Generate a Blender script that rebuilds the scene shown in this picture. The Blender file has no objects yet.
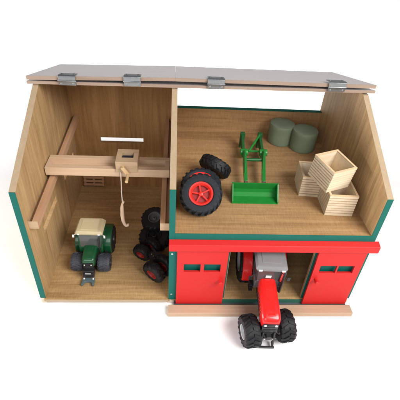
import bpy, bmesh, math, random
from mathutils import Vector, Matrix
random.seed(7)
S = 0.01                                   # geometry below is written in centimetres
sc = bpy.context.scene
col = sc.collection
R_ = math.radians

# ------------------------------------------------------------------ materials
def newmat(name):
    m = bpy.data.materials.new(name); m.use_nodes = True
    nt = m.node_tree; b = nt.nodes['Principled BSDF']
    return m, nt, b

def plain(name, rgb, rough=0.5, metal=0.0, var=0.0, scale=40, coat=0.0, bump=0.0, spec=0.5, alpha=None, trans=0.0):
    m, nt, b = newmat(name)
    b.inputs['Base Color'].default_value = (*rgb, 1)
    b.inputs['Roughness'].default_value = rough
    b.inputs['Metallic'].default_value = metal
    b.inputs['Coat Weight'].default_value = coat
    b.inputs['Specular IOR Level'].default_value = spec
    b.inputs['Transmission Weight'].default_value = trans
    tc = nt.nodes.new('ShaderNodeTexCoord')
    n = nt.nodes.new('ShaderNodeTexNoise'); n.inputs['Scale'].default_value = scale; n.inputs['Detail'].default_value = 6
    nt.links.new(tc.outputs['Object'], n.inputs['Vector'])
    if var:
        mx = nt.nodes.new('ShaderNodeMix'); mx.data_type = 'RGBA'
        mx.inputs[6].default_value = (*[c * (1 - var) for c in rgb], 1)
        mx.inputs[7].default_value = (*[min(1, c * (1 + var)) for c in rgb], 1)
        nt.links.new(n.outputs['Fac'], mx.inputs[0]); nt.links.new(mx.outputs[2], b.inputs['Base Color'])
        mr = nt.nodes.new('ShaderNodeMapRange'); mr.inputs[3].default_value = max(0, rough - .1); mr.inputs[4].default_value = min(1, rough + .12)
        nt.links.new(n.outputs['Fac'], mr.inputs[0]); nt.links.new(mr.outputs[0], b.inputs['Roughness'])
    if bump:
        bp = nt.nodes.new('ShaderNodeBump'); bp.inputs['Strength'].default_value = bump; bp.inputs['Distance'].default_value = 0.0006
        nt.links.new(n.outputs['Fac'], bp.inputs['Height']); nt.links.new(bp.outputs[0], b.inputs['Normal'])
    return m

def wood(name, light, dark, axis, rough=0.58, contrast=1.0, cross=0.25, seed=0.0, figure=6.0, spec=.25):
    """axis: direction of the grain 'X','Y','Z'"""
    m, nt, b = newmat(name)
    L = nt.links
    tc = nt.nodes.new('ShaderNodeTexCoord')
    def mapped(across, along, off):
        mp = nt.nodes.new('ShaderNodeMapping')
        s = [across] * 3; s['XYZ'.index(axis)] = along
        mp.inputs['Scale'].default_value = s; mp.inputs['Location'].default_value = (off + seed, off * 1.7, off * .6 + seed)
        L.new(tc.outputs['Object'], mp.inputs['Vector']); return mp
    def noise(mp, det, rough_, dist=0):
        n = nt.nodes.new('ShaderNodeTexNoise'); n.inputs['Scale'].default_value = 1; n.inputs['Detail'].default_value = det
        n.inputs['Roughness'].default_value = rough_; n.inputs['Distortion'].default_value = dist
        L.new(mp.outputs[0], n.inputs['Vector']); return n
    a = noise(mapped(figure * 7, figure * .45, 0), 6, .62, 1.1)          # broad figure
    f = noise(mapped(620, 14, 3), 4, .7)                               # fine fibres
    c = noise(mapped(190, 7, 7), 3, .6, .4)                            # streaks
    x = noise(mapped(60, 420, 11), 2, .6)                              # cross flecks
    def math_(op, p, q):
        k = nt.nodes.new('ShaderNodeMath'); k.operation = op
        for i, v in enumerate((p, q)):
            if isinstance(v, (int, float)): k.inputs[i].default_value = v
            else: L.new(v, k.inputs[i])
        return k.outputs[0]
    s = math_('ADD', math_('MULTIPLY', a.outputs['Fac'], .5), math_('MULTIPLY', c.outputs['Fac'], .3))
    s = math_('ADD', s, math_('MULTIPLY', f.outputs['Fac'], .26))
    s = math_('ADD', s, math_('MULTIPLY', x.outputs['Fac'], cross * .4))
    mr = nt.nodes.new('ShaderNodeMapRange')
    mid = .53 + cross * .2; w = .14 / contrast
    mr.inputs[1].default_value = mid - w; mr.inputs[2].default_value = mid + w
    L.new(s, mr.inputs[0])
    mx = nt.nodes.new('ShaderNodeMix'); mx.data_type = 'RGBA'
    mx.inputs[6].default_value = (*dark, 1); mx.inputs[7].default_value = (*light, 1)
    L.new(mr.outputs[0], mx.inputs[0]); L.new(mx.outputs[2], b.inputs['Base Color'])
    b.inputs['Roughness'].default_value = rough; b.inputs['Specular IOR Level'].default_value = spec
    bp = nt.nodes.new('ShaderNodeBump'); bp.inputs['Strength'].default_value = .25; bp.inputs['Distance'].default_value = .0003
    L.new(f.outputs['Fac'], bp.inputs['Height']); L.new(bp.outputs[0], b.inputs['Normal'])
    return m

OL, OD = (.56, .375, .185), (.30, .178, .073)
M = {}
M['oak_z'] = wood('oak_veneer_upright', OL, OD, 'Z')
M['oak_z2'] = wood('oak_veneer_upright_partition', OL, OD, 'Z', seed=4.4)
M['oak_back_shaded'] = wood('oak_veneer_rear_shaded', (.40, .225, .085), (.23, .115, .036), 'Z', seed=2.1)  # dimness of the deep bay is put into this darker, redder veneer
M['oak_x'] = wood('oak_veneer_floor', (.51, .335, .155), (.29, .17, .068), 'X', seed=1.3, cross=.7)
M['oak_loft'] = wood('oak_veneer_loft', (.46, .28, .13), (.27, .15, .062), 'X', seed=5.2, cross=.7)
M['edge'] = wood('bare_board_edge', (.46, .35, .23), (.37, .265, .165), 'Y', seed=3.3, contrast=.7)
M['pine_x'] = wood('planed_pine_across', (.64, .47, .32), (.51, .34, .215), 'X', seed=2.7, contrast=.7, cross=.1)
M['pine_y'] = wood('planed_pine_deep', (.52, .32, .19), (.40, .22, .12), 'Y', seed=6.7, contrast=.8, cross=.1)
M['pine_w'] = wood('pale_pine', (.54, .39, .25), (.40, .275, .16), 'X', seed=9.7, contrast=.8, cross=.3)
M['sill'] = wood('sill_beech', (.53, .375, .26), (.42, .28, .18), 'X', seed=8.1, contrast=.8, cross=.1)
M['foot'] = wood('foot_white_wood', (.72, .62, .52), (.6, .5, .4), 'Y', seed=.7, contrast=.6)
M['crate'] = wood('crate_poplar', (.80, .69, .52), (.64, .51, .34), 'X', seed=1.9, contrast=.8, cross=.1)
M['crate_in'] = wood('crate_poplar_inside', (.72, .54, .34), (.60, .42, .24), 'Z', seed=2.9, contrast=.6, cross=.1)
M['roof'] = wood('roof_veneer_with_sheen', (.56, .51, .51), (.47, .42, .42), 'X', rough=.33, seed=3.9, contrast=.6, spec=.6)  # grey-lilac of the reflected white is mixed into the base colour
M['roof_edge'] = wood('roof_board_edge', (.36, .265, .205), (.27, .19, .14), 'X', seed=7.9, contrast=.7)
M['teal'] = plain('teal_lacquer', (.004, .115, .090), .55, var=.08, scale=120, bump=.08, spec=.2)
M['teal_dark'] = plain('teal_track', (.03, .13, .09), .5, var=.1)
M['red'] = plain('red_lacquer', (.56, .019, .017), .5, var=.03, scale=90, bump=.05, spec=.25)
M['steel'] = plain('hinge_steel', (.27, .285, .29), .36, .9, var=.15, scale=300)
M['screw'] = plain('screw_zinc', (.6, .6, .58), .3, .9)
M['rubber'] = plain('black_rubber', (.008, .0085, .010), .6, var=.3, scale=250, bump=.25, spec=.35)
M['rubber_blue'] = plain('blue_black_rubber', (.012, .016, .021), .62, var=.25, scale=250, bump=.25, spec=.3)
M['rubber_grey'] = plain('grey_rubber', (.04, .043, .055), .6, var=.2, scale=200, bump=.2)
M['red_plastic'] = plain('red_plastic', (.72, .012, .010), .28, var=.015, scale=80, coat=.3)
M['rim_red'] = plain('red_rim_plastic', (.75, .022, .014), .38, var=.06)
M['rim_dark_red'] = plain('dark_red_rim', (.30, .012, .012), .45, var=.1)
M['rim_grey'] = plain('grey_rim', (.36, .37, .38), .4, var=.08)
M['black'] = plain('black_plastic', (.016, .016, .018), .38, var=.2, scale=120)
M['grey_plastic'] = plain('grey_cab_plastic', (.20, .20, .205), .48, var=.05, scale=60)
M['dark_grey'] = plain('dark_grey_plastic', (.075, .08, .085), .45, var=.1)
M['green'] = plain('green_tractor_plastic', (.004, .070, .022), .32, var=.06, coat=.3)
M['loader_green'] = plain('loader_green_plastic', (.010, .20, .028), .36, var=.06, scale=70, coat=.2)
M['loader_dark'] = plain('loader_dark_green', (.008, .095, .02), .42, var=.1)
M['bucket_green'] = plain('bucket_green_plastic', (.008, .19, .024), .6, var=.08, scale=60, spec=.25)
M['beige'] = plain('beige_cab_roof', (.50, .42, .25), .45, var=.05, scale=60)
M['white'] = plain('white_plastic', (.8, .8, .78), .4)
M['glass'] = plain('smoked_clear_plastic', (.20, .21, .205), .10, spec=.6, trans=.6)
M['lamp'] = plain('clear_lamp_plastic', (.75, .75, .72), .15)
M['claw'] = plain('slate_grey_plastic', (.085, .125, .135), .45, var=.1)
M['bale'] = plain('sage_bale_wrap', (.165, .21, .14), .5, var=.14, scale=55, bump=.6, spec=.3)
M['rope'] = plain('cotton_rope', (.68, .58, .48), .8, var=.1, scale=400)
M['hook'] = plain('pale_hook_wood', (.70, .52, .38), .55, var=.08)
M['dowel'] = plain('birch_dowel', (.62, .42, .22), .5, var=.1)
M['chrome'] = plain('bright_pin', (.7, .7, .7), .2, 1.0)
# ground: seamless white paper
M['paper'] = plain('white_paper', (.93, .93, .93), .8, spec=.1)

# ------------------------------------------------------------------ mesh helper
class MB:
    def __init__(s): s.bm = bmesh.new()
    def box(s, x0, x1, y0, y1, z0, z1, rot=None, mat=None):
        vs = [s.bm.verts.new((x, y, z)) for x in (x0, x1) for y in (y0, y1) for z in (z0, z1)]
        for f in ((0,1,3,2),(4,6,7,5),(0,4,5,1),(2,3,7,6),(0,2,6,4),(1,5,7,3)):
            s.bm.faces.new([vs[i] for i in f])
        if mat is not None:
            for v in vs: v.co = mat @ v.co
        return vs
    def hexa(s, pts):
        """8 points: bottom ring 4, top ring 4"""
        vs = [s.bm.verts.new(p) for p in pts]
        for f in ((3,2,1,0),(4,5,6,7),(0,1,5,4),(1,2,6,5),(2,3,7,6),(3,0,4,7)):
            s.bm.faces.new([vs[i] for i in f])
        return vs
    def prism(s, loops, plane, a, b):
        """loops: outer then holes, in 2D; plane 'yz' extrudes along x, 'xz' along y, 'xy' along z"""
        def pt(p, t):
            if plane == 'yz': return (t, p[0], p[1])
            if plane == 'xz': return (p[0], t, p[1])
            return (p[0], p[1], t)
        for t in (a, b):
            edges = []
            for lp in loops:
                vs = [s.bm.verts.new(pt(p, t)) for p in lp]
                for i in range(len(vs)): edges.append(s.bm.edges.new((vs[i], vs[(i + 1) % len(vs)])))
            bmesh.ops.triangle_fill(s.bm, use_beauty=True, use_dissolve=True, edges=edges)
        for lp in loops:
            n = len(lp)
            for i in range(n):
                p, q = lp[i], lp[(i + 1) % n]
                s.bm.faces.new([s.bm.verts.new(pt(p, a)), s.bm.verts.new(pt(q, a)), s.bm.verts.new(pt(q, b)), s.bm.verts.new(pt(p, b))])
        bmesh.ops.remove_doubles(s.bm, verts=s.bm.verts, dist=1e-4)
    def tube(s, pts, rad, n=12, cap=True):
        pts = [Vector(p) for p in pts]
        rr = rad if isinstance(rad, (list, tuple)) else [rad] * len(pts)
        rings = []; up = None
        for i, p in enumerate(pts):
            d = (pts[min(i + 1, len(pts) - 1)] - pts[max(i - 1, 0)]).normalized()
            if up is None:
                up = Vector((0, 0, 1)) if abs(d.z) < .9 else Vector((1, 0, 0))
            u = d.cross(up).normalized(); v = d.cross(u).normalized(); up = -v if v.dot(up) < 0 else v
            u = d.cross(up).normalized(); v = up
            rings.append([s.bm.verts.new(p + (u * math.cos(2 * math.pi * k / n) + v * math.sin(2 * math.pi * k / n)) * rr[i]) for k in range(n)])
        for a, b in zip(rings, rings[1:]):
            for k in range(n): s.bm.faces.new((a[k], a[(k + 1) % n], b[(k + 1) % n], b[k]))
        if cap:
            s.bm.faces.new(rings[0][::-1]); s.bm.faces.new(rings[-1])
    def lathe(s, prof, axis='X', c=(0, 0, 0), n=40, close=False):
        """prof: list of (t along axis, radius)"""
        c = Vector(c); rings = []
        for t, r in prof:
            ring = []
            for k in range(n):
                a = 2 * math.pi * k / n; u, v = math.cos(a) * r, math.sin(a) * r
                p = {'X': (t, u, v), 'Y': (u, t, v), 'Z': (u, v, t)}[axis]
                ring.append(s.bm.verts.new(c + Vector(p)))
            rings.append(ring)
        pairs = list(zip(rings, rings[1:]))
        if close: pairs.append((rings[-1], rings[0]))
        for a, b in pairs:
            for k in range(n): s.bm.faces.new((a[k], a[(k + 1) % n], b[(k + 1) % n], b[k]))
        if not close:
            for r in (rings[0], rings[-1]):
                s.bm.faces.new(r)
    def sections(s, rings, cap=True):
        rs = [[s.bm.verts.new(p) for p in r] for r in rings]
        n = len(rs[0])
        for a, b in zip(rs, rs[1:]):
            for k in range(n): s.bm.faces.new((a[k], a[(k + 1) % n], b[(k + 1) % n], b[k]))
        if cap: s.bm.faces.new(rs[0]); s.bm.faces.new(rs[-1])
    def build(s, name, mat, parent=None, bevel=0.0, smooth=True, origin=None, label=None):
        bmesh.ops.remove_doubles(s.bm, verts=s.bm.verts, dist=1e-5)
        bmesh.ops.recalc_face_normals(s.bm, faces=s.bm.faces)
        o3 = Vector(origin) if origin else Vector((0, 0, 0))
        for v in s.bm.verts: v.co = (v.co - o3) * S
        me = bpy.data.meshes.new(name); s.bm.to_mesh(me); s.bm.free()
        me.materials.append(mat)
        if smooth:
            for p in me.polygons: p.use_smooth = True
            me.set_sharp_from_angle(angle=R_(32))
        o = bpy.data.objects.new(name, me); col.objects.link(o)
        o.location = o3 * S
        if parent: o.parent = parent
        if bevel:
            b = o.modifiers.new('bevel', 'BEVEL'); b.width = bevel * S; b.segments = 2; b.limit_method = 'ANGLE'; b.angle_limit = R_(35)
            b.harden_normals = False
        if label: o['label'] = label
        return o

def thing(name, label, cat, loc=(0, 0, 0), rot=None, group=None):
    o = bpy.data.objects.new(name, None); col.objects.link(o)
    o.location = Vector(loc) * S; o.empty_display_size = .02
    if rot is not None: o.rotation_euler = rot
    o['label'] = label; o['category'] = cat
    if group: o['group'] = group
    return o

def copy_thing(o, label, loc, rot):
    def rec(src, parent):
        c = src.copy(); col.objects.link(c); c.parent = parent
        for ch in [k for k in bpy.data.objects if k.parent == src]: rec(ch, c)
        return c
    r = rec(o, None); r['label'] = label; r.location = Vector(loc) * S; r.rotation_euler = rot
    return r

def rrect(cx, cz, w, h, r, n=4):
    pts = []
    for sx, sz, a0 in ((1, 1, 0), (-1, 1, 90), (-1, -1, 180), (1, -1, 270)):
        for k in range(n + 1):
            a = R_(a0 + 90 * k / n)
            pts.append((cx + sx * (w / 2 - r) + math.cos(a) * r, cz + sz * (h / 2 - r) + math.sin(a) * r))
    return pts
def rect(x0, x1, z0, z1): return [(x0, z0), (x1, z0), (x1, z1), (x0, z1)]

# ------------------------------------------------------------------ ground
g = MB(); g.box(-3000, 3000, -3000, 3000, -4, -2.0)
go = g.build('ground', M['paper'], smooth=False); go['kind'] = 'structure'

# ------------------------------------------------------------------ the barn
W, T, XC = 75.0, 1.25, 30.15
XD = XC + T
HL, HU, DB = 31.3, 21.2, 46.0
barn = thing('toy_barn', 'open wooden toy barn with teal edges, red sliding doors and its roof folded back', 'toy barn', (W / 2, 23, -2))
def bp(mb, name, mat, **k):
    """part of the barn: the Empty sits at its base, so keep world placement"""
    par = k.pop('parent', barn)
    o = mb.build(name, mat, None, **k)
    bpy.context.view_layer.update()
    o.parent = par; o.matrix_parent_inverse = par.matrix_world.inverted()
    return o
barn.matrix_world = Matrix.Translation(Vector((W / 2, 23, -2)) * S)
bpy.context.view_layer.update()

def slotted_wall(x0, x1, hf, hr, holes=(), name='side_wall', mat=None, zb=0.0, yb=DB):
    poly = [(0, zb), (0, hf), (24, hr), (yb, hr - .26 * (yb - 24)), (yb, zb)]
    m = MB(); m.prism([poly] + [rect(*h) for h in holes], 'yz', x0, x1)
    o = bp(m, name, mat, smooth=False, bevel=.06)
    # pale raw edge on the slope (sub-part) and teal edge in front
    e = MB(); d = Vector((0, 24, hr - hf)).normalized(); nrm = Vector((0, -d.z, d.y)) * .04
    a, b = Vector((0, .05, hf)), Vector((0, 23.9, hr - .04))
    pts = []
    for q in (a, b):
        pts += [Vector((x0, q.y, q.z)), Vector((x1, q.y, q.z))]
    e.hexa([pts[0], pts[1], pts[3], pts[2], pts[0] + nrm, pts[1] + nrm, pts[3] + nrm, pts[2] + nrm])
    bp(e, 'sloping_edge', M['edge'], parent=o, smooth=False)
    t = MB(); t.box(x0, x1, -.14, 0, zb, hf)
    bp(t, 'front_edge', M['teal'], parent=o, smooth=False, bevel=.04)
    return o
slotted_wall(0, T, HL, 42.75, holes=((8.3, 20, 13.2, 15.0), (29, 41, 13.2, 15.0)), mat=M['oak_z'])
slotted_wall(W - T, W, HL, 43.3, mat=M['oak_z'])
slotted_wall(XC, XD, 32.7, 43.25, name='partition_wall', mat=M['oak_z2'])

# rear walls
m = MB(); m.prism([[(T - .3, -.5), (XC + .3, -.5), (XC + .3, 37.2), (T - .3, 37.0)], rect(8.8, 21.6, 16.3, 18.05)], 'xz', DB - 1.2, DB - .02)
bp(m, 'rear_wall', M['oak_back_shaded'], smooth=False, bevel=.05)
YR = 44.3
m = MB(); m.box(XD - .3, W - T + .3, YR, YR + 1.2, 0, 28.6)
rw = bp(m, 'rear_wall', M['oak_loft'], smooth=False)
m = MB(); m.box(XD, W - T, YR - .05, YR + 1.25, 28.6, 28.75)
bp(m, 'top_edge', M['teal'], parent=rw, smooth=False)

# floors
m = MB(); m.box(T - .3, XC + .3, -.6, DB - .9, -.7, 0)
fl = bp(m, 'floor_panel', M['oak_x'], smooth=False, bevel=.04)
m = MB(); m.box(T, XC, -.68, -.6, -.7, 0)
bp(m, 'front_edge', M['edge'], parent=fl, smooth=False)
m = MB(); m.box(XD - .3, W - T + .3, -.3, YR + .3, -.7, 0)
bp(m, 'floor_panel', M['oak_x'], smooth=False, bevel=.04)
m = MB(); m.box(XD - .3, W - T + .3, .01, YR + .3, HU - 1.2, HU)
lf = bp(m, 'loft_floor', M['oak_loft'], smooth=False)
m = MB(); m.box(XD, W - T, -.18, 0, HU - 1.5, HU + .12)
bp(m, 'front_edge', M['teal'], parent=lf, smooth=False, bevel=.04)
# runners under the walls
for x0, x1, mt in ((.05, 1.24, 'foot'), (XC, XC + 1.4, 'foot'), (W - 1.4, W - .02, 'foot')):
    m = MB(); m.box(x0 - .05, x1, -.05, DB, -2, -.08 if x0 < 1 else -.75)
    bp(m, 'foot_runner', M[mt], smooth=False, bevel=.08)
# fixed teal front panels behind the doors
for x0, x1 in ((XD, 43.6), (62.7, W - T)):
    m = MB(); m.box(x0, x1, .02, .75, 0, HU - 1.5)
    pn = bp(m, 'front_panel', M['teal'], smooth=False)
    m = MB()
    if x0 < 50: m.box(x1, x1 + .06, .02, .75, 0, HU - 1.5)
    else: m.box(x0 - .06, x0, .02, .75, 0, HU - 1.5)
    bp(m, 'raw_edge', M['pine_y'], parent=pn, smooth=False)
# teal lower posts with screws (front of the partition and right wall, beside the doors)
m = MB(); m.box(XC, 31.95, -.42, -.14, -.1, 17.25)
po = bp(m, 'corner_post', M['teal'], smooth=False, bevel=.04)
for z in (1.9, 15.6):
    s = MB(); s.lathe([(0, .24), (-.08, .24), (-.12, .12)], 'Y', (30.85, -.42, z), 16)
    bp(s, 'screw', M['screw'], parent=po)
# lintel
m = MB()
m.prism([[(0, HU - 1.52), (-1.35, HU - 1.95), (-1.55, HU - 2.15), (-1.55, 17.5), (-1.4, 17.3), (0, 17.3)]], 'yz', XC, 76.0)
bp(m, 'lintel', M['red'], smooth=False, bevel=.22)
# sill and track
m = MB(); m.box(30.15, 74.9, -4.05, -1.55, -2, -.62)
bp(m, 'sill', M['sill'], smooth=False, bevel=.12)
m = MB(); m.box(31.5, 74.2, -1.55, -.3, -2, -1.3)
bp(m, 'door_track', M['dark_grey'], smooth=False)
m = MB(); m.box(32, 74.0, -.5, -.3, -1.3, -.25); m.box(32, 74.0, -.32, .0, -.25, -.12)
bp(m, 'track_strip', M['teal_dark'], smooth=False)
# doors
def door(x0, x1, wins, knob, zb):
    m = MB(); m.prism([rect(x0, x1, zb, 17.9)] + [rect(*w) for w in wins], 'xz', -1.08, -.5)
    d = bp(m, 'sliding_door', M['red'], smooth=False, bevel=.07)
    k = MB(); kx, kz = knob
    k.lathe([(0, .42), (-.5, .40), (-.9, .5), (-1.25, .52), (-1.4, .40)], 'Y', (kx, -1.06, kz), 24)
    bp(k, 'door_knob', M['red'], parent=d)
door(31.95, 43.1, ((33.5, 37.2, 10.5, 13.0), (38.0, 41.7, 10.5, 13.0)), (42.0, 7.9), -.95)
door(63.0, 73.95, ((64.4, 68.2, 10.4, 12.75), (68.6, 72.3, 10.4, 12.75)), (64.25, 8.3), -1.0)

# roof: fixed rear board and two hinged boards folded back on it
RS = .26
def roof_board(x0, x1, zl, zr, th_l, th_r, ye, name, label=None):
    yf = 23.0
    def z(zf, y): return zf - RS * (y - yf)
    m = MB()
    m.hexa([(x0, yf, zl), (x1, yf, zr), (x1, ye, z(zr, ye)), (x0, ye, z(zl, ye)),
            (x0, yf, zl + th_l), (x1, yf, zr + th_r), (x1, ye, z(zr, ye) + th_r), (x0, ye, z(zl, ye) + th_l)])
    o = bp(m, name, M['roof'], smooth=False, label=label)
    e = MB()
    e.hexa([(x0, yf - .05, zl), (x1, yf - .05, zr), (x1, yf, zr), (x0, yf, zl),
            (x0, yf - .05, zl + th_l), (x1, yf - .05, zr + th_r), (x1, yf, zr + th_r), (x0, yf, zl + th_l)])
    bp(e, 'front_edge', M['roof_edge'], parent=o, smooth=False)
    return o
roof_board(-.9, 76.0, 43.05, 43.85, .65, .65, 48.6, 'rear_roof_panel')
roof_board(-.8, 30.87, 43.95, 44.85, .85, .75, 49.6, 'folded_roof_panel')
roof_board(30.89, 75.8, 44.85, 44.95, .75, .8, 49.2, 'folded_roof_panel')
# hinges
for x0, x1, zb in ((6.0, 9.6, 43.05), (19.8, 23.4, 43.45), (37.9, 41.6, 43.6), (64.8, 68.7, 43.95)):
    zt = zb + 2.25
    m = MB()
    m.prism([[(22.9, zb), (22.6, zb + .1), (22.5, zb + .8), (22.35, zb + 1.15), (22.45, zt - .1), (22.8, zt + .1), (25.2, zt - .45),
              (25.2, zt - .6), (22.9, zt - .1), (22.7, zt - .3), (22.6, zb + 1.1), (22.75, zb + .2), (22.95, zb + .15)]], 'yz', x0, x1)
    for sx in (x0 + .55, x1 - .55):
        m.lathe([(0, .3), (.16, .26), (.22, .1)], 'Z', (sx, 24.0, zt - .25), 14)
        m.lathe([(0, .25), (-.12, .22)], 'Y', (sx, 22.62, zb + .5), 14)
    m.tube([(x0 - .12, 22.42, zb + 1.15), (x1 + .12, 22.42, zb + 1.15)], .17, 12)
    bp(m, 'hinge', M['steel'], bevel=.03)
# crane rails screwed to the bay walls
def rail(sign):
    x = (lambda t: T + t) if sign > 0 else (lambda t: XC - t)
    y0, y1, z0, z1 = (1.5, DB - 1.3, 22.7, 25.1)
    m = MB()
    for a, b, lo, hi in ((0, 1.95, -2.0, -1.2), (.85, 1.95, -1.2, 0)):
        xa, xb = sorted((x(a), x(b)))
        m.hexa([(xa, y0, z0 + lo), (xb, y0, z0 + lo), (xb, y1, z1 + lo), (xa, y1, z1 + lo),
                (xa, y0, z0 + hi), (xb, y0, z0 + hi), (xb, y1, z1 + hi), (xa, y1, z1 + hi)])
    o = bp(m, 'crane_rail', M['pine_y'], smooth=False, bevel=.05)
    e = MB(); xa, xb = sorted((x(.02), x(1.93)))
    e.box(xa, xb, y0 - .06, y0, z0 - 2.0, z0 - .0)
    bp(e, 'end_grain', M['pine_w'], parent=o, smooth=False, bevel=.03)
rail(1); rail(-1)

# ------------------------------------------------------------------ travelling crane on the rails
CB = (15.7, 15.9, 24.25)
crane = thing('toy_crane', 'pale wooden crane beam with winch box and rope hook across the left bay', 'crane', CB)
def cp(mb, name, mat, parent=None, **k):
    par = parent or crane
    off = Vector(CB)
    for v in mb.bm.verts: v.co -= off
    return mb.build(name, mat, par, **k)
x0, x1, y0, y1, z0, z1 = T + .25, XC - .25, 15.9, 21.4, 24.2, 26.3
m = MB(); m.box(x0, x1, y0, y0 + 1.35, z0, z1); m.box(x0, x1, y1 - 1.3, y1, z0, z1)
m.box(x0, x0 + 1.1, y0 + 1.35, y1 - 1.3, z0 + .1, z1 - .03); m.box(x1 - 1.1, x1, y0 + 1.35, y1 - 1.3, z0 + .1, z1 - .03)
m.box(x0 + 1.1, x1 - 1.1, y0 + 1.35, y1 - 1.3, z0 + .3, z0 + .8)
cp(m, 'beam', M['pine_x'], smooth=False, bevel=.06)
tx0, tx1, ty0, ty1 = 17.6, 22.6, 15.55, 21.2
m = MB(); m.prism([rect(tx0, tx1, ty0, ty1), rect(18.8, 21.5, 17.5, 20.0)], 'xy', 25.75, 28.5)
tb = cp(m, 'winch_box', M['pine_w'], smooth=False, bevel=.07)
m = MB(); m.tube([(18.0, 18.9, 27.2), (22.2, 18.9, 27.2)], .45, 16)
m.tube([(18.95, 18.9, 27.2), (21.4, 18.9, 27.2)], .85, 16)
cp(m, 'winch_drum', M['black'], parent=tb)  # drum coloured black so the hole reads as shaded inside
m = MB(); m.tube([(19.2, 15.6, 27.2), (19.2, 14.9, 27.2)], .38, 16)
m.hexa([(18.85, 14.5, 27.4), (19.5, 14.5, 27.75), (19.5, 14.95, 27.75), (18.85, 14.95, 27.4),
        (20.1, 14.5, 25.5), (20.8, 14.5, 25.9), (20.8, 14.95, 25.9), (20.1, 14.95, 25.5)])
m.tube([(20.4, 14.9, 25.75), (20.4, 11.7, 25.75)], [.33, .36], 16)
cp(m, 'crank', M['dowel'], parent=tb, bevel=.03)
m = MB(); m.tube([(18.7, 15.45, 25.8), (18.65, 15.4, 23), (18.5, 15.45, 20), (18.55, 15.4, 17.2), (18.6, 15.4, 16.2)], .14, 8)
rp = cp(m, 'rope', M['rope'])
m = MB(); m.tube([(18.75, 15.4, 17.4), (18.45, 15.4, 16.4), (18.3, 15.4, 15.2), (18.25, 15.4, 13.0), (18.35, 15.4, 11.0), (18.6, 15.4, 9.9), (19.0, 15.4, 9.3), (19.45, 15.4, 9.45), (19.55, 15.4, 9.9)],
                 [.16, .28, .46, .50, .44, .40, .38, .34, .24], 12)
m.tube([(18.55, 15.4, 16.3), (19.0, 15.3, 17.2)], [.16, .09], 8)
cp(m, 'hook', M['hook'])

# ------------------------------------------------------------------ wheels
def tyre_mb(R, Wd, rim, lugs=16, lugh=.06, off=(0, 0, 0)):
    m = MB(); h = Wd / 2; ox = off[0]
    prof = [(-h * .80, rim * .97), (-h * .97, rim * 1.10), (-h * 1.0, rim + (R - rim) * .5), (-h * .93, R * .90), (-h * .72, R * .945), (-h * .3, R * .955),
            (h * .3, R * .955), (h * .72, R * .945), (h * .93, R * .90), (h * 1.0, rim + (R - rim) * .5), (h * .97, rim * 1.10), (h * .80, rim * .97)]
    m.lathe([(t + ox, r) for t, r in prof], 'X', (0, off[1], off[2]), 48, close=True)
    for sd in (-1, 1):
        for k in range(lugs):
            a0 = 2 * math.pi * (k + (.5 if sd > 0 else 0)) / lugs
            dth = 2 * math.pi / lugs * .20; sweep = 2 * math.pi / lugs * .62
            ring = []
            for (xx, aa, rr) in ((.06, 0, 1), (.62, sweep * .55, 1), (1.0, sweep, .90)):
                for rr2 in (R * (rr - .08), R * (rr + (.0 if xx == 1.0 else lugh * .4))):
                    for da in (-dth, dth):
                        a = a0 + aa + da
                        ring.append((sd * h * xx + ox, math.cos(a) * rr2 + off[1], math.sin(a) * rr2 + off[2]))
            for i in (0, 4):
                p = ring[i:i + 8]
                m.hexa([p[0], p[1], p[3], p[2], p[4], p[5], p[7], p[6]])
    return m
def rim_mb(Wd, rim, spokes=0, off=(0, 0, 0)):
    m = MB(); h = Wd / 2; c = (off[0], off[1], off[2])
    if spokes:
        m.lathe([(h * .80, rim * 1.0), (h * .92, rim * 1.0), (h * .90, rim * .86), (h * .55, rim * .72), (h * .35, rim * .72), (h * .3, rim * .98)], 'X', c, 40, close=True)
        m.lathe([(h * .2, rim * .2), (h * .78, rim * .17), (h * .84, rim * .08)], 'X', c, 20)
        for k in range(spokes):
            a = 2 * math.pi * k / spokes + .35
            mt = Matrix.Translation(c) @ Matrix.Rotation(a, 4, 'X')
            m.box(h * .45, h * .66, rim * .12, rim * .76, -rim * .055, rim * .055, mat=mt)
        m.lathe([(-h * .80, rim), (-h * .9, rim * .9), (-h * .3, rim * .8), (-h * .3, .1), (-h * .34, .1), (-h * .34, rim * .8), (-h * .8, rim * .88)], 'X', c, 40, close=True)
    else:
        m.lathe([(h * .84, rim), (h * .93, rim * .97), (h * .88, rim * .84), (h * .45, rim * .72), (h * .38, rim * .40), (h * .62, rim * .33), (h * .70, rim * .12),
                 (-h * .70, rim * .12), (-h * .62, rim * .33), (-h * .38, rim * .40), (-h * .45, rim * .72), (-h * .88, rim * .84), (-h * .93, rim * .97), (-h * .84, rim)], 'X', c, 36, close=True)
        for sd in (-1, 1):
            for k in range(6):
                a = 2 * math.pi * k / 6
                m.lathe([(sd * h * .36, rim * .055), (sd * h * .50, rim * .05)], 'X', (c[0], c[1] + math.cos(a) * rim * .55, c[2] + math.sin(a) * rim * .55), 8)
    return m

def loose_wheel(name_label, loc, normal, R, Wd, rim, rim_mat, group=None, spokes=0, spin=0, tyre='rubber', lugs=18):
    nrm = Vector(normal).normalized()
    q = Vector((1, 0, 0)).rotation_difference(nrm)
    t = thing('spare_wheel', name_label, 'toy wheel', loc, None, group)
    t.rotation_mode = 'QUATERNION'
    from mathutils import Quaternion
    t.rotation_quaternion = q @ Quaternion((1, 0, 0), spin)
    tyre_mb(R, Wd, rim, lugs).build('tyre', M[tyre], t)
    rim_mb(Wd, rim, spokes).build('rim', M[rim_mat], t)
    if spokes:
        m = MB(); m.lathe([(-.3 * Wd, rim * .96), (.08 * Wd, rim * .96)], 'X', (0, 0, 0), 32); m.build('inner_shade_disc', M['rim_dark_red'], t)  # dark disc stands in for the shade in the gaps between spokes
    return t

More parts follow.
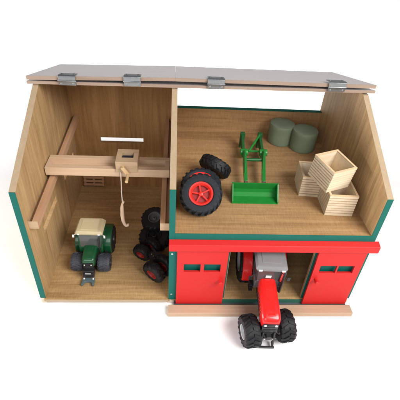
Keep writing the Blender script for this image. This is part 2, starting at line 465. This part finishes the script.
# ------------------------------------------------------------------ tractors (local: nose towards -y, origin on the ground between the axles)
def tractor(label, loc, rot, p):
    t = thing('toy_tractor', label, 'toy tractor', loc, rot)
    B = M[p['body']]
    yf, yr = p['yf'], p['yr']
    # wheels
    for (yy, Rr, Wd, rr, xx, mt, rm) in ((yf, p['fR'], p['fW'], p['fr'], p['fx'], p['ftyre'], p['frim']), (yr, p['rR'], p['rW'], p['rr'], p['rx'], p['rtyre'], p['rrim'])):
        for sx in (-1, 1):
            w = tyre_mb(Rr, Wd, rr, p.get('lugs', 16)).build('wheel', M[mt], t)
            st = R_(p.get('steer', 0)) if yy == yf else 0
            w.location = Vector((sx * xx * math.cos(st), yy + sx * xx * math.sin(st), Rr)) * S
            w.rotation_euler = (random.random() * .5, 0, R_(p.get('steer', 0)) if yy == yf else 0)
            rim_mb(Wd, rr).build('rim', M[rm], w)
    # chassis and axles
    m = MB()
    cw = p['cw']
    m.box(-cw, cw, yf - .8, yr + 1.6, p['fR'] * .75, p['hz0'] + .1)
    m.tube([(-p['fx'], yf, p['fR']), (p['fx'], yf, p['fR'])], p['fR'] * .2, 14)
    m.tube([(-p['rx'], yr, p['rR']), (p['rx'], yr, p['rR'])], p['rR'] * .2, 14)
    m.box(-cw * 1.5, cw * 1.5, yf - .9, yf + .9, p['fR'] * .8, p['fR'] * 1.3)
    m.build('chassis', M['black'], t, bevel=.06)
    # hood
    h0, h1 = p['hood']; wf, wr = p['hw']; zf, zr = p['hz']; zb = p['hz0']
    secs = []
    for k, (u, dz, dw) in enumerate(((0, -1.5, .80), (.03, -.75, .90), (.08, -.28, .96), (.18, 0, 1), (.5, .0, 1), (.8, 0, 1), (.97, -.05, .98), (1, -.4, .94))):
        y = h0 + (h1 - h0) * u; w = (wf + (wr - wf) * u) * dw; zt = zf + (zr - zf) * u + dz * p['hs'] * p.get('nose', 1)
        zb_ = zb + (.5 * p['hs'] if k == 0 else 0)
        pts = rrect(0, (zt + zb_) / 2, w, zt - zb_, min(.85 * p['hs'], (zt - zb_) * .4), 5)
        secs.append([(a, y, b) for a, b in pts])
    m = MB(); m.sections(secs)
    hd = m.build('hood', B, t)
    # centre ridge on the hood
    m = MB(); ww = wf * .22
    m.hexa([(-ww, h0 + .9 * p['hs'], zf - .12), (ww, h0 + .9 * p['hs'], zf - .12), (ww * 1.2, h1 - .4, zr - .12), (-ww * 1.2, h1 - .4, zr - .12),
            (-ww * .8, h0 + 1.1 * p['hs'], zf + .08), (ww * .8, h0 + 1.1 * p['hs'], zf + .08), (ww, h1 - .5, zr + .10), (-ww, h1 - .5, zr + .10)])
    m.build('hood_ridge', B, hd, bevel=.06)
    m = MB()
    gz0, gz1 = p['fR'] * .9, zf - 1.5 * p['hs']
    m.box(-wf * .40, wf * .40, h0 - .22, h0 + .6, gz0, gz1)
    for k in range(6):
        z = gz0 + (gz1 - gz0) * (k + .5) / 6
        m.box(-wf * .34, wf * .34, h0 - .34, h0 - .2, z - .09, z + .09)
    m.build('grille', M['black'], t, bevel=.05)
    for sx in (-1, 1):
        m = MB(); m.lathe([(0, .30 * p['hs']), (-.16, .28 * p['hs']), (-.22, .16 * p['hs'])], 'Y', (sx * wf * .27, h0 - .2, gz1 - .35), 16)
        m.build('headlight', M['lamp'], t)
    # side panels (dark vents)
    for sx in (-1, 1):
        m = MB()
        for k in range(7):
            y = h0 + (h1 - h0) * (.25 + .08 * k)
            xw = (wf + (wr - wf) * (.25 + .08 * k)) / 2
            m.box(sx * xw - .05, sx * xw + .05, y, y + .25, zb + .4, zf - 1.0 * p['hs'])
        m.build('side_vent', M['black'], hd)
    # cab
    c0, c1 = p['cab']; cwb, cwt = p['cabw']; cz0, cz1 = p['cabz']
    m = MB(); m.hexa([(-cwb, c0, cz0 - 3.0 * p['hs']), (cwb, c0, cz0 - 3.0 * p['hs']), (cwb, c1, cz0 - 3.0 * p['hs']), (-cwb, c1, cz0 - 3.0 * p['hs']),
                      (-cwb, c0, cz0), (cwb, c0, cz0), (cwb, c1, cz0), (-cwb, c1, cz0)])
    m.build('cab_base', M[p['cabbase']], t, bevel=.12)
    gl = MB()
    f0, f1 = c0 + .15, c0 + p['rake']
    for sx in (-1, 1):
        for q0, q1, rr_ in (((sx * (cwb - .15), f0, cz0 - .1), (sx * (cwt - .15), f1, cz1), p['pil']),
                            ((sx * (cwb - .1), (c0 + c1) / 2 + .3, cz0 - .1), (sx * (cwt - .1), (c0 + c1) / 2 + .2, cz1), p['pil'] * .8),
                            ((sx * (cwb - .15), c1 - .15, cz0 - .1), (sx * (cwt - .15), c1 - .4, cz1), p['pil'])):
            pil = MB(); pil.tube([q0, q1], rr_, 8); pil.build('cab_pillar', M[p['pillar']], t)
    e = .06
    def quad(a, b, c, d, n):
        n = Vector(n) * e
        ps = [Vector(q) for q in (a, b, c, d)]
        gl.hexa(ps + [q + n for q in ps])
    quad((-cwb + .3, f0, cz0), (cwb - .3, f0, cz0), (cwt - .3, f1, cz1 - .05), (-cwt + .3, f1, cz1 - .05), (0, -1, 0))
    quad((-cwb + .3, c1 - .2, cz0), (cwb - .3, c1 - .2, cz0), (cwt - .3, c1 - .45, cz1 - .05), (-cwt + .3, c1 - .45, cz1 - .05), (0, 1, 0))
    for sx in (-1, 1):
        quad((sx * (cwb - .2), f0 + .2, cz0), (sx * (cwb - .2), c1 - .4, cz0), (sx * (cwt - .2), c1 - .6, cz1 - .05), (sx * (cwt - .2), f1 + .2, cz1 - .05), (sx, 0, 0))
    gl.build('cab_glass', M['glass'], t, smooth=False)
    m = MB(); m.box(-1.1 * p['hs'], 1.1 * p['hs'], c1 - 2.6 * p['hs'], c1 - .8 * p['hs'], cz0 - .5, cz0 + .5); m.box(-1.0 * p['hs'], 1.0 * p['hs'], c1 - 1.2 * p['hs'], c1 - .7 * p['hs'], cz0 + .5, cz0 + 2.6 * p['hs'])
    m.build('seat', M['dark_grey'], t, bevel=.12)
    m = MB(); m.tube([(0, c0 + 1.1, cz0), (0, c0 + 1.5, cz0 + 1.2 * p['hs'])], .16, 10)
    rg = [(math.cos(2 * math.pi * k / 20) * .8 * p['hs'], c0 + 1.5 + math.sin(2 * math.pi * k / 20) * .7 * p['hs'], cz0 + 1.2 * p['hs'] + math.sin(2 * math.pi * k / 20) * .3 * p['hs']) for k in range(21)]
    m.tube(rg, .1, 6, cap=False)
    m.build('steering_wheel', M['black'], t)
    # roof
    r0, r1 = p['roof']; rw, rh = p['roofw'], p['roofh']
    def ring(wd, ya, yb, z, r=.6):
        return [(a, b, z) for a, b in rrect(0, (ya + yb) / 2, wd, yb - ya, r * p['hs'], 4)]
    m = MB(); rb = p.get('rtaper', .9)
    m.sections([ring(rw * .97, r0 + .06, r1 - .06, cz1), ring(rw, r0, r1, cz1 + rh * .35), ring(rw * rb, r0 + .35, r1 - .2, cz1 + rh * .95), ring(rw * rb * .95, r0 + .6, r1 - .4, cz1 + rh)])
    rf = m.build('cab_roof', M[p['roofmat']], t)
    m = MB(); m.sections([ring(rw * .62, r0 + 1.2 * p['hs'], r1 - 1.0 * p['hs'], cz1 + rh - .02, .4), ring(rw * .60, r0 + 1.25 * p['hs'], r1 - 1.05 * p['hs'], cz1 + rh + .16, .4)])
    m.build('roof_hatch', M[p['roofmat']], rf, bevel=.04)
    for sx in (-1, 1):
        m = MB(); m.box(sx * rw * .36 - .4 * p['hs'], sx * rw * .36 + .4 * p['hs'], r0 - .12, r0 + .25, cz1 + .05, cz1 + rh * .4)
        m.build('work_lamp', M['white'] if p['body'] == 'green' else M['lamp'], rf, bevel=.05)
    # rear fenders
    for sx in (-1, 1):
        m = MB(); fi, fo = p['fend']; Rf = p['rR'] * 1.06
        arc = [R_(a) for a in range(p.get('fa', 205), 45, -10)]
        ins = []; 
        for a in arc:
            cy, cz = yr + math.cos(a) * Rf, p['rR'] + math.sin(a) * Rf
            cy2, cz2 = yr + math.cos(a) * (Rf - .3), p['rR'] + math.sin(a) * (Rf - .3)
            ins.append([(sx * fi, cy, cz), (sx * (fo - .2), cy, cz), (sx * fo, (cy + cy2) / 2, (cz + cz2) / 2), (sx * fo, cy2, cz2), (sx * fi, cy2, cz2)])
        m.sections(ins)
        m.build('rear_fender', M[p['fendmat']], t)
    if p.get('ffend'):
        for sx in (-1, 1):
            m = MB(); Rf = p['fR'] * 1.08; ins = []
            for a in [R_(k) for k in range(150, 20, -12)]:
                cy, cz = yf + math.cos(a) * Rf, p['fR'] + math.sin(a) * Rf
                ins.append([(sx * (p['fx'] - p['fW'] * .45), cy, cz), (sx * (p['fx'] + p['fW'] * .45), cy, cz), (sx * (p['fx'] + p['fW'] * .45), cy, cz - .18), (sx * (p['fx'] - p['fW'] * .45), cy, cz - .18)])
            m.sections(ins); m.build('front_fender', M['dark_grey'], t)
    # mirrors, exhaust
    for sx in (-1, 1):
        mx, my, mz = p['mirror']
        m = MB(); m.tube([(sx * cwt, c0 + .5, mz), (sx * mx, my, mz)], .1, 8)
        mw_ = .35 * p['hs']; m.box(sx * mx - mw_, sx * mx + mw_, my - .15, my + .1, mz - .9 * p['hs'], mz + mw_)
        m.build('mirror', M['black'] if p['body'] != 'green' else M['white'], t, bevel=.05)
    ex = p['exhaust']
    m = MB(); m.tube([(ex[0], ex[1], zb), (ex[0], ex[1], ex[2] - .4), (ex[0], ex[1] + .25, ex[2])], .3 * p['hs'], 12)
    m.build('exhaust', M['black'], t)
    # steps
    for sx in (-1, 1):
        m = MB()
        for k in range(3): m.box(min(sx * (cwb), sx * (cwb + .9)), max(sx * cwb, sx * (cwb + .9)), c0 + .4, c0 + 2.0, cz0 - 3 - 1.0 * k, cz0 - 2.8 - 1.0 * k)
        m.build('cab_step', M['black'], t)
    return t

red = tractor('large red toy tractor with grey cab roof driving out through the open doorway', (52.7, -.75, -1.0), (R_(6.6), 0, R_(-2.5)), dict(
    body='red_plastic', yf=-8.5, yr=8.8, fR=3.6, fW=3.5, fr=1.75, fx=4.05, rR=5.6, rW=3.0, rr=3.0, rx=4.1, steer=11, ftyre='rubber', rtyre='rubber', frim='rim_grey', rrim='rim_grey',
    cw=1.3, hood=(-9.9, .2), hw=(4.35, 3.7), hz=(9.6, 10.6), hz0=6.2, hs=1.0, nose=.55, cab=(-.1, 6.6), cabw=(2.75, 3.05), cabz=(9.8, 14.9), rake=.5, pil=.22, pillar='black',
    cabbase='dark_grey', roof=(-1.2, 7.4), roofw=7.0, roofh=1.35, roofmat='grey_plastic', rtaper=.88, fend=(2.95, 5.15), fendmat='red_plastic', fa=185, mirror=(4.3, -.9, 12.2), exhaust=(3.3, -.6, 14.3)))
m = MB(); m.box(-.65, .65, -.12, .0, 10.85, 11.75); m.build('plate', M['white'], red, bevel=.04)
# front linkage
m = MB()
for sx in (-1, 1):
    m.box(sx * 1.25 - .22, sx * 1.25 + .22, -10.9, -9.0, 2.6, 3.2)
    m.box(sx * 1.35 - .2, sx * 1.35 + .2, -11.6, -10.4, .9, 1.4)
    m.tube([(sx * 1.25, -10.3, 5.2), (sx * 1.35, -11.3, 1.2)], .26, 10)
m.box(-1.75, 1.75, -10.2, -9.2, 2.8, 5.6)
m.box(-.5, .5, -11.2, -10.0, 3.4, 4.6)
m.box(-1.7, 1.7, -11.9, -11.5, .75, 1.25)
m.tube([(-1.9, -10.8, 3.4), (1.9, -10.8, 3.4)], .25, 10)
m.build('front_linkage', M['black'], red, bevel=.05)
m = MB()
for sx in (-1, 1): m.tube([(sx * .7, -11.0, 3.9), (sx * .9, -11.3, 3.9)], .22, 10)
m.build('linkage_pin', M['chrome'], red)

gr = tractor('dark green toy tractor with beige roof and grey front tyres in the left bay', (10.65, 13.4, 0), (0, 0, R_(-1.5)), dict(
    body='green', yf=-4.1, yr=2.9, fR=2.3, fW=3.0, fr=1.1, fx=3.3, rR=3.8, rW=2.4, rr=1.7, rx=3.5, ftyre='rubber_grey', rtyre='rubber_blue', frim='black', rrim='black',
    cw=.9, hood=(-7.1, -2.4), hw=(3.0, 3.4), hz=(6.0, 6.7), hz0=3.6, hs=.62, cab=(-2.7, 2.2), cabw=(2.9, 2.95), cabz=(6.2, 10.6), rake=.55, pil=.2, pillar='green',
    cabbase='green', roof=(-3.1, 2.3), roofw=6.8, roofh=1.0, roofmat='beige', rtaper=.86, fend=(2.5, 4.6), fa=200, fendmat='green', mirror=(3.75, -3.0, 10.3), exhaust=(2.2, -2.9, 9.5), lugs=14))
m = MB(); m.box(-1.35, 1.35, -8.1, -6.6, 1.0, 3.2); m.box(-1.1, 1.1, -8.3, -8.05, 2.1, 2.5)
m.build('front_hitch', M['black'], gr, bevel=.08)
m = MB(); m.box(-.7, .7, -8.45, -8.25, 2.55, 2.85); m.build('hitch_plate', M['rim_grey'], gr)
m = MB()
m.prism([[(-1.5, -8.0), (1.5, -8.0), (1.5, -10.2), (1.15, -10.2), (.85, -9.35), (.4, -9.1), (-.4, -9.1), (-.85, -9.35), (-1.15, -10.2), (-1.5, -10.2)]], 'xy', .25, .85)
cl = m.build('claw', M['claw'], gr, bevel=.05)
m = MB()
for sx in (-1, 1): m.lathe([(.85, .22), (1.0, .2), (1.05, .1)], 'Z', (sx * 1.1, -8.4, 0), 12)
m.build('claw_pin', M['white'], cl)

# ------------------------------------------------------------------ black wheeled implement and the tyre pile beside the partition
t = thing('wheeled_frame', 'small black wheeled frame with two dark red hubs in front of the tyre pile', 'toy implement', (26.0, 9, 0))
for (x, y, R) in ((22.9, 12.4, 2.45), (26.3, 5.2, 3.0)):
    o = tyre_mb(R, 2.2, R * .48, 14).build('wheel', M['rubber'], t)
    o.location = Vector((x - 26.0 + .2, y - 9 + .3, R)) * S
    o.rotation_euler = (0, R_(-12), R_(61) if y > 9 else R_(52))
    rim_mb(2.2, R * .48).build('rim', M['rim_dark_red'], o)
    o2 = tyre_mb(R, 2.0, R * .48, 14).build('wheel', M['rubber'], t)
    o2.location = Vector((x - 26.0 + 2.6, y - 9 + 2.6, R)) * S
    o2.rotation_euler = (0, 0, R_(55)); rim_mb(2.0, R * .48).build('rim', M['rim_dark_red'], o2)
m = MB(); m.tube([(-1.6, 3.6, 3.0), (1.9, -2.2, 3.2)], .55, 10); m.tube([(-.3, 4.4, 3.2), (3.0, -1.0, 3.2)], .5, 10)
m.box(-.8, 2.0, -.6, 3.0, 2.6, 3.6)
m.build('frame_bar', M['black'], t, bevel=.1)
m = MB()
for q in ((-.35, 1.7, 3.75), (.1, .9, 3.8), (.5, .2, 3.75), (1.0, -.6, 3.7)): m.lathe([(0, .2), (.2, .17)], 'Z', q, 10)
m.build('bolt', M['chrome'], t)
GW = 'loose tractor wheels piled beside the partition'
loose_wheel('large plain black wheel lying flat at the bottom of the pile in the left bay', (26.0, 18.6, 2.2), (-.12, -.25, 1), 4.2, 3.2, 2.0, 'black', GW, tyre='rubber')
loose_wheel('black wheel with grey hub facing up, topmost of the pile in the left bay', (25.9, 22.0, 5.7), (-.1, -.28, 1), 3.6, 2.8, 1.75, 'dark_grey', GW, spin=.4)

# ------------------------------------------------------------------ things on the loft
Z = HU
GL = 'loose wheels on the loft floor'
e = R_(50)
loose_wheel('big black wheel with bright red spoked rim leaning towards the viewer on the loft floor', (36.9, 8.1, Z + 4.15), (-.05, -math.cos(e), math.sin(e)), 4.6, 2.9, 2.65, 'rim_red', GL, spokes=5, spin=.5, tyre='rubber_blue', lugs=20)
e2 = R_(68)
loose_wheel('black wheel with red rim mostly hidden behind the big spoked wheel', (37.2, 13.0, Z + 2.8), (-.03, -math.cos(e2), math.sin(e2)), 4.6, 2.5, 3.3, 'rim_red', GL, tyre='rubber_blue', lugs=20)
n33 = Vector((math.sin(R_(31)), 0, 0)) * 1.0
Rv = Vector((.997, -.042, .057)); Uv = Vector((-.0185, .621, .784)); Fv = Vector((.0687, .7827, -.6186))
nn = Rv * math.sin(R_(30)) + Uv * math.cos(R_(30)) + Fv * .12
loose_wheel('smaller all black wheel tipped up with its tread showing beside the red rimmed wheels', (41.0, 20.3, Z + 3.6), nn, 3.95, 2.9, 2.0, 'black', GL, tyre='rubber', lugs=18)

# front loader
ld = thing('front_loader', 'bright green toy front loader with bucket lying on the loft floor', 'front loader', (50, 24, Z))
def lp(mb, name, mat, parent=None, **k):
    for v in mb.bm.verts: v.co -= Vector((50, 24, 0))
    return mb.build(name, mat, parent or ld, **k)
m = MB()
xa, xb = 44.7, 55.0
prof = [(10.4, .0), (13.0, .0), (13.9, .9), (14.0, 2.0), (13.4, 3.9), (13.1, 3.9), (13.6, 2.0), (13.5, 1.1), (12.8, .35), (10.4, .18)]
m.prism([prof], 'yz', xa, xb)
bk = lp(m, 'bucket', M['bucket_green'], smooth=False, bevel=.04)
for x in (xa - .28, xb):
    m = MB(); m.prism([[(10.35, -.0), (13.1, -.0), (14.05, .9), (14.15, 2.0), (13.45, 4.0), (12.9, 3.9), (10.35, .75)]], 'yz', x, x + .28)
    lp(m, 'side_plate', M['loader_green'], parent=bk, smooth=False, bevel=.04)
m = MB()
m.tube([(47.6, 14.9, 2.1), (53.2, 14.9, 2.1)], .28, 12)
for x in (48.1, 52.4): m.box(x - .3, x + .3, 13.9, 15.2, 1.0, 2.6)
lp(m, 'bucket_bracket', M['black'], bevel=.04)
for x in (48.1, 52.4):
    m = MB(); m.tube([(x, 14.9, 2.25), (x + .05, 16.3, 2.5)], .47, 12)
    lp(m, 'pin_sleeve', M['chrome'])
arms = []
for x, dx in ((48.1, 1.1), (52.4, 1.9)):
    m = MB()
    m.hexa([(x - .42, 15.6, 1.7), (x + .42, 15.6, 1.7), (x + dx + .42, 27.5, 2.6), (x + dx - .42, 27.5, 2.6),
            (x - .42, 15.6, 2.9), (x + .42, 15.6, 2.9), (x + dx + .42, 27.5, 3.9), (x + dx - .42, 27.5, 3.9)])
    m.hexa([(x + dx - .45, 27.3, 2.5), (x + dx + .45, 27.3, 2.5), (x + dx + .75, 31.2, .9), (x + dx - .15, 31.2, .9),
            (x + dx - .45, 27.3, 3.95), (x + dx + .45, 27.3, 3.95), (x + dx + .75, 31.5, 2.6), (x + dx - .15, 31.5, 2.6)])
    m.lathe([(x + dx - .95, .95), (x + dx + 1.0, .95)], 'X', (0, 28.3, 3.0), 18)
    m.tube([(x + .1, 18.5, 3.2), (x + dx, 27.5, 4.2)], .2, 10)
    lp(m, 'arm', M['loader_green'], bevel=.05)
m = MB(); m.tube([(48.8, 24.6, 3.1), (53.6, 24.6, 3.1)], .42, 12); lp(m, 'cross_tube', M['loader_dark'])
for x, dx, xt in ((48.1, 1.1, 49.7), (52.4, 1.9, 54.6)):
    m = MB()
    m.hexa([(x + dx - .2, 29.5, .6), (x + dx + .5, 29.5, .6), (xt + .45, 36.0, 1.6), (xt - .25, 36.0, 1.6),
            (x + dx - .2, 29.5, 2.8), (x + dx + .5, 29.5, 2.8), (xt + .45, 36.5, 4.2), (xt - .25, 36.5, 4.2)])
    m.box(xt - .5, xt + .7, 35.7, 36.8, .0, 4.5)
    lp(m, 'mounting_bracket', M['loader_dark'], bevel=.05)
m = MB(); m.tube([(50.6, 29.0, 2.8), (54.4, 35.6, 4.2)], .3, 10); m.tube([(49.6, 30.6, 2.0), (54.8, 30.6, 2.0)], .3, 10)
lp(m, 'brace', M['loader_green'])

# bales
GB = 'wrapped round bales at the back of the loft'
def bale(label, x, y, R, h, rz):
    m = MB()
    prof = [(.0, R * .93), (.12, R * .985), (.4, R)] + [(.4 + (h - .8) * k / 8, R * (1 + (.014 if k % 2 else -.006))) for k in range(1, 8)] + [(h - .4, R), (h - .12, R * .975), (h - .02, R * .9), (h - .06, R * .55), (h - .10, R * .2), (h - .12, .05)]
    m.lathe(prof, 'Z', (0, 0, 0), 56)
    o = m.build('wrapped_bale', M['bale']); o.location = Vector((x, y, Z)) * S; o.rotation_euler = (0, 0, rz)
    o['label'] = label; o['category'] = 'bale'; o['group'] = GB
    tx = bpy.data.textures.new('wrap', 'CLOUDS'); tx.noise_scale = .012
    d = o.modifiers.new('wrap', 'DISPLACE'); d.texture = tx; d.strength = .0009; d.texture_coords = 'LOCAL'
bale('sage green wrapped round bale nearest the rear wall, behind the other bale', 61.6, 40.1, 3.55, 5.9, 0)
bale('sage green wrapped round bale standing nearer the slatted crates', 67.4, 36.6, 3.55, 5.9, 1.3)

# slatted crates
CW, CD, CH = 6.4, 6.75, 5.5
def make_crate(label, loc, rot):
    t = thing('slatted_crate', label, 'wooden crate', loc, rot, 'slatted wooden crates')
    def panel(axis, pos, out):
        m = MB(); n = 8; th = .30; pitch = CH / n
        for k in range(n):
            z0 = k * pitch + (.0 if k == 0 else .11); z1 = (k + 1) * pitch - .11 if k < n - 1 else CH
            a, b = sorted((pos, pos + out * th))
            if axis == 'y': m.box(0, CW, a, b, z0, z1)
            else: m.box(a, b, th, CD - th, z0, z1)
        a, b = sorted((pos + out * th, pos + out * (th + .16)))
        zt = CH - .10
        if axis == 'y': m.box(.3, CW - .3, a, b, .9, zt)
        else: m.box(a, b, .46, CD - .46, .9, zt)
        for q in (.6, .5, .4):
            pass
        L = CW if axis == 'y' else CD
        for c in (.55, L / 2, L - .55):            # feet blocks behind the lowest slats
            if axis == 'y': m.box(c - .3, c + .3, a, b, .12, .9)
            else: m.box(a, b, c - .3, c + .3, .12, .9)
        return m
    panel('y', 0, 1).build('side_panel', M['crate'], t, smooth=False)
    panel('y', CD, -1).build('side_panel', M['crate'], t, smooth=False)
    panel('x', 0, 1).build('side_panel', M['crate'], t, smooth=False)
    panel('x', CW, -1).build('side_panel', M['crate'], t, smooth=False)
    m = MB(); m.box(.4, CW - .4, .4, CD - .4, .75, 1.0); m.build('base', M['crate_in'], t, smooth=False)
    m = MB(); m.prism([rect(-.05, CW + .05, -.05, CD + .05), rect(.45, CW - .45, .45, CD - .45)], 'xy', CH, CH + .14); m.build('top_frame', M['crate_in'], t, smooth=False, bevel=.03)
    return t
cr = make_crate('slatted pale wood crate on the left of the three, mostly behind the others', (61.0, 13.9, Z), (0, 0, R_(-4.9)))
copy_thing(cr, 'slatted pale wood crate standing on the loft floor nearest the front edge and right wall', (65.3, 6.8, Z), (0, 0, R_(-2.4)))
copy_thing(cr, 'tilted slatted crate turned askew on top of the two lower crates', (64.4, 7.6, 26.95), (R_(7.1), R_(.5), R_(23)))
# slatted panel leaning at the rear of the left bay
m = MB()
for k in range(3): m.box(-3.2, 3.2, -.15, .15, .3 + k * 1.25, 1.0 + k * 1.25)
for x in (-2.8, 0, 2.8): m.box(x - .3, x + .3, .15, .5, .0, 4.0)
pl = m.build('small_pallet', M['pine_y'], smooth=False); pl.location = Vector((5.4, 43.9, .5)) * S; pl.rotation_euler = (R_(-8), 0, 0)  # darker pine carries the dim light at the back of the bay
pl['label'] = 'small slatted wooden panel standing against the dark rear wall below the crane beam'; pl['category'] = 'pallet'

# ------------------------------------------------------------------ camera
cam = bpy.data.cameras.new('camera'); co = bpy.data.objects.new('camera', cam); col.objects.link(co)
loc = Vector((30.7797511, -60.4189715, 78.01919683)) * S
Rr = Vector((0.99746509, -0.04237698, 0.05716285)); Uu = Vector((-0.01853075, 0.62091382, 0.78365977)); Ff = Vector((0.06870233, 0.78273253, -0.61855458))
mw = Matrix((( Rr.x, Uu.x, -Ff.x, loc.x), (Rr.y, Uu.y, -Ff.y, loc.y), (Rr.z, Uu.z, -Ff.z, loc.z), (0, 0, 0, 1)))
co.matrix_world = mw
cam.sensor_width = 36; cam.lens = 36 * 394.944 / 400; cam.clip_start = .01; cam.clip_end = 200
sc.camera = co

# ------------------------------------------------------------------ light: white studio surround, soft boxes
w = bpy.data.worlds.new('World'); sc.world = w; w.use_nodes = True
bg = w.node_tree.nodes['Background']; bg.inputs[0].default_value = (1, 1, 1, 1); bg.inputs[1].default_value = 0.19
def area(name, loc, target, size, power, colr=(1, 1, 1), sy=None):
    l = bpy.data.lights.new(name, 'AREA'); l.energy = power; l.size = size * S; l.color = colr
    if sy: l.shape = 'RECTANGLE'; l.size_y = sy * S
    o = bpy.data.objects.new(name, l); col.objects.link(o); o.location = Vector(loc) * S
    d = (Vector(target) - Vector(loc)).normalized(); o.rotation_euler = d.to_track_quat('-Z', 'Y').to_euler()
    return o
area('key_softbox', (150, -105, 165), (38, 4, 8), 120, 66, (1, .985, .96))
area('fill_softbox', (-30, -190, 130), (30, 2, 4), 110, 17, (1, .99, .98))
area('added_left_softbox', (-180, 10, 46), (-40, 20, -2), 110, 66, (1, 1, 1), 40)  # added lamp that whitens the shadowed ground left of the barn
area('added_background_softbox', (38, 150, 200), (38, 560, 0), 460, 250, (1, 1, 1), 80)  # added lamp that whitens the ground behind, turned away from the barn

sc.view_settings.view_transform = 'Standard'; sc.view_settings.look = 'None'
sc.view_settings.exposure = 0; sc.view_settings.gamma = 1
sc.render.resolution_x = 1024; sc.render.resolution_y = 1024
sc.render.engine = 'CYCLES'
sc.cycles.max_bounces = 8
sc.cycles.diffuse_bounces = 4
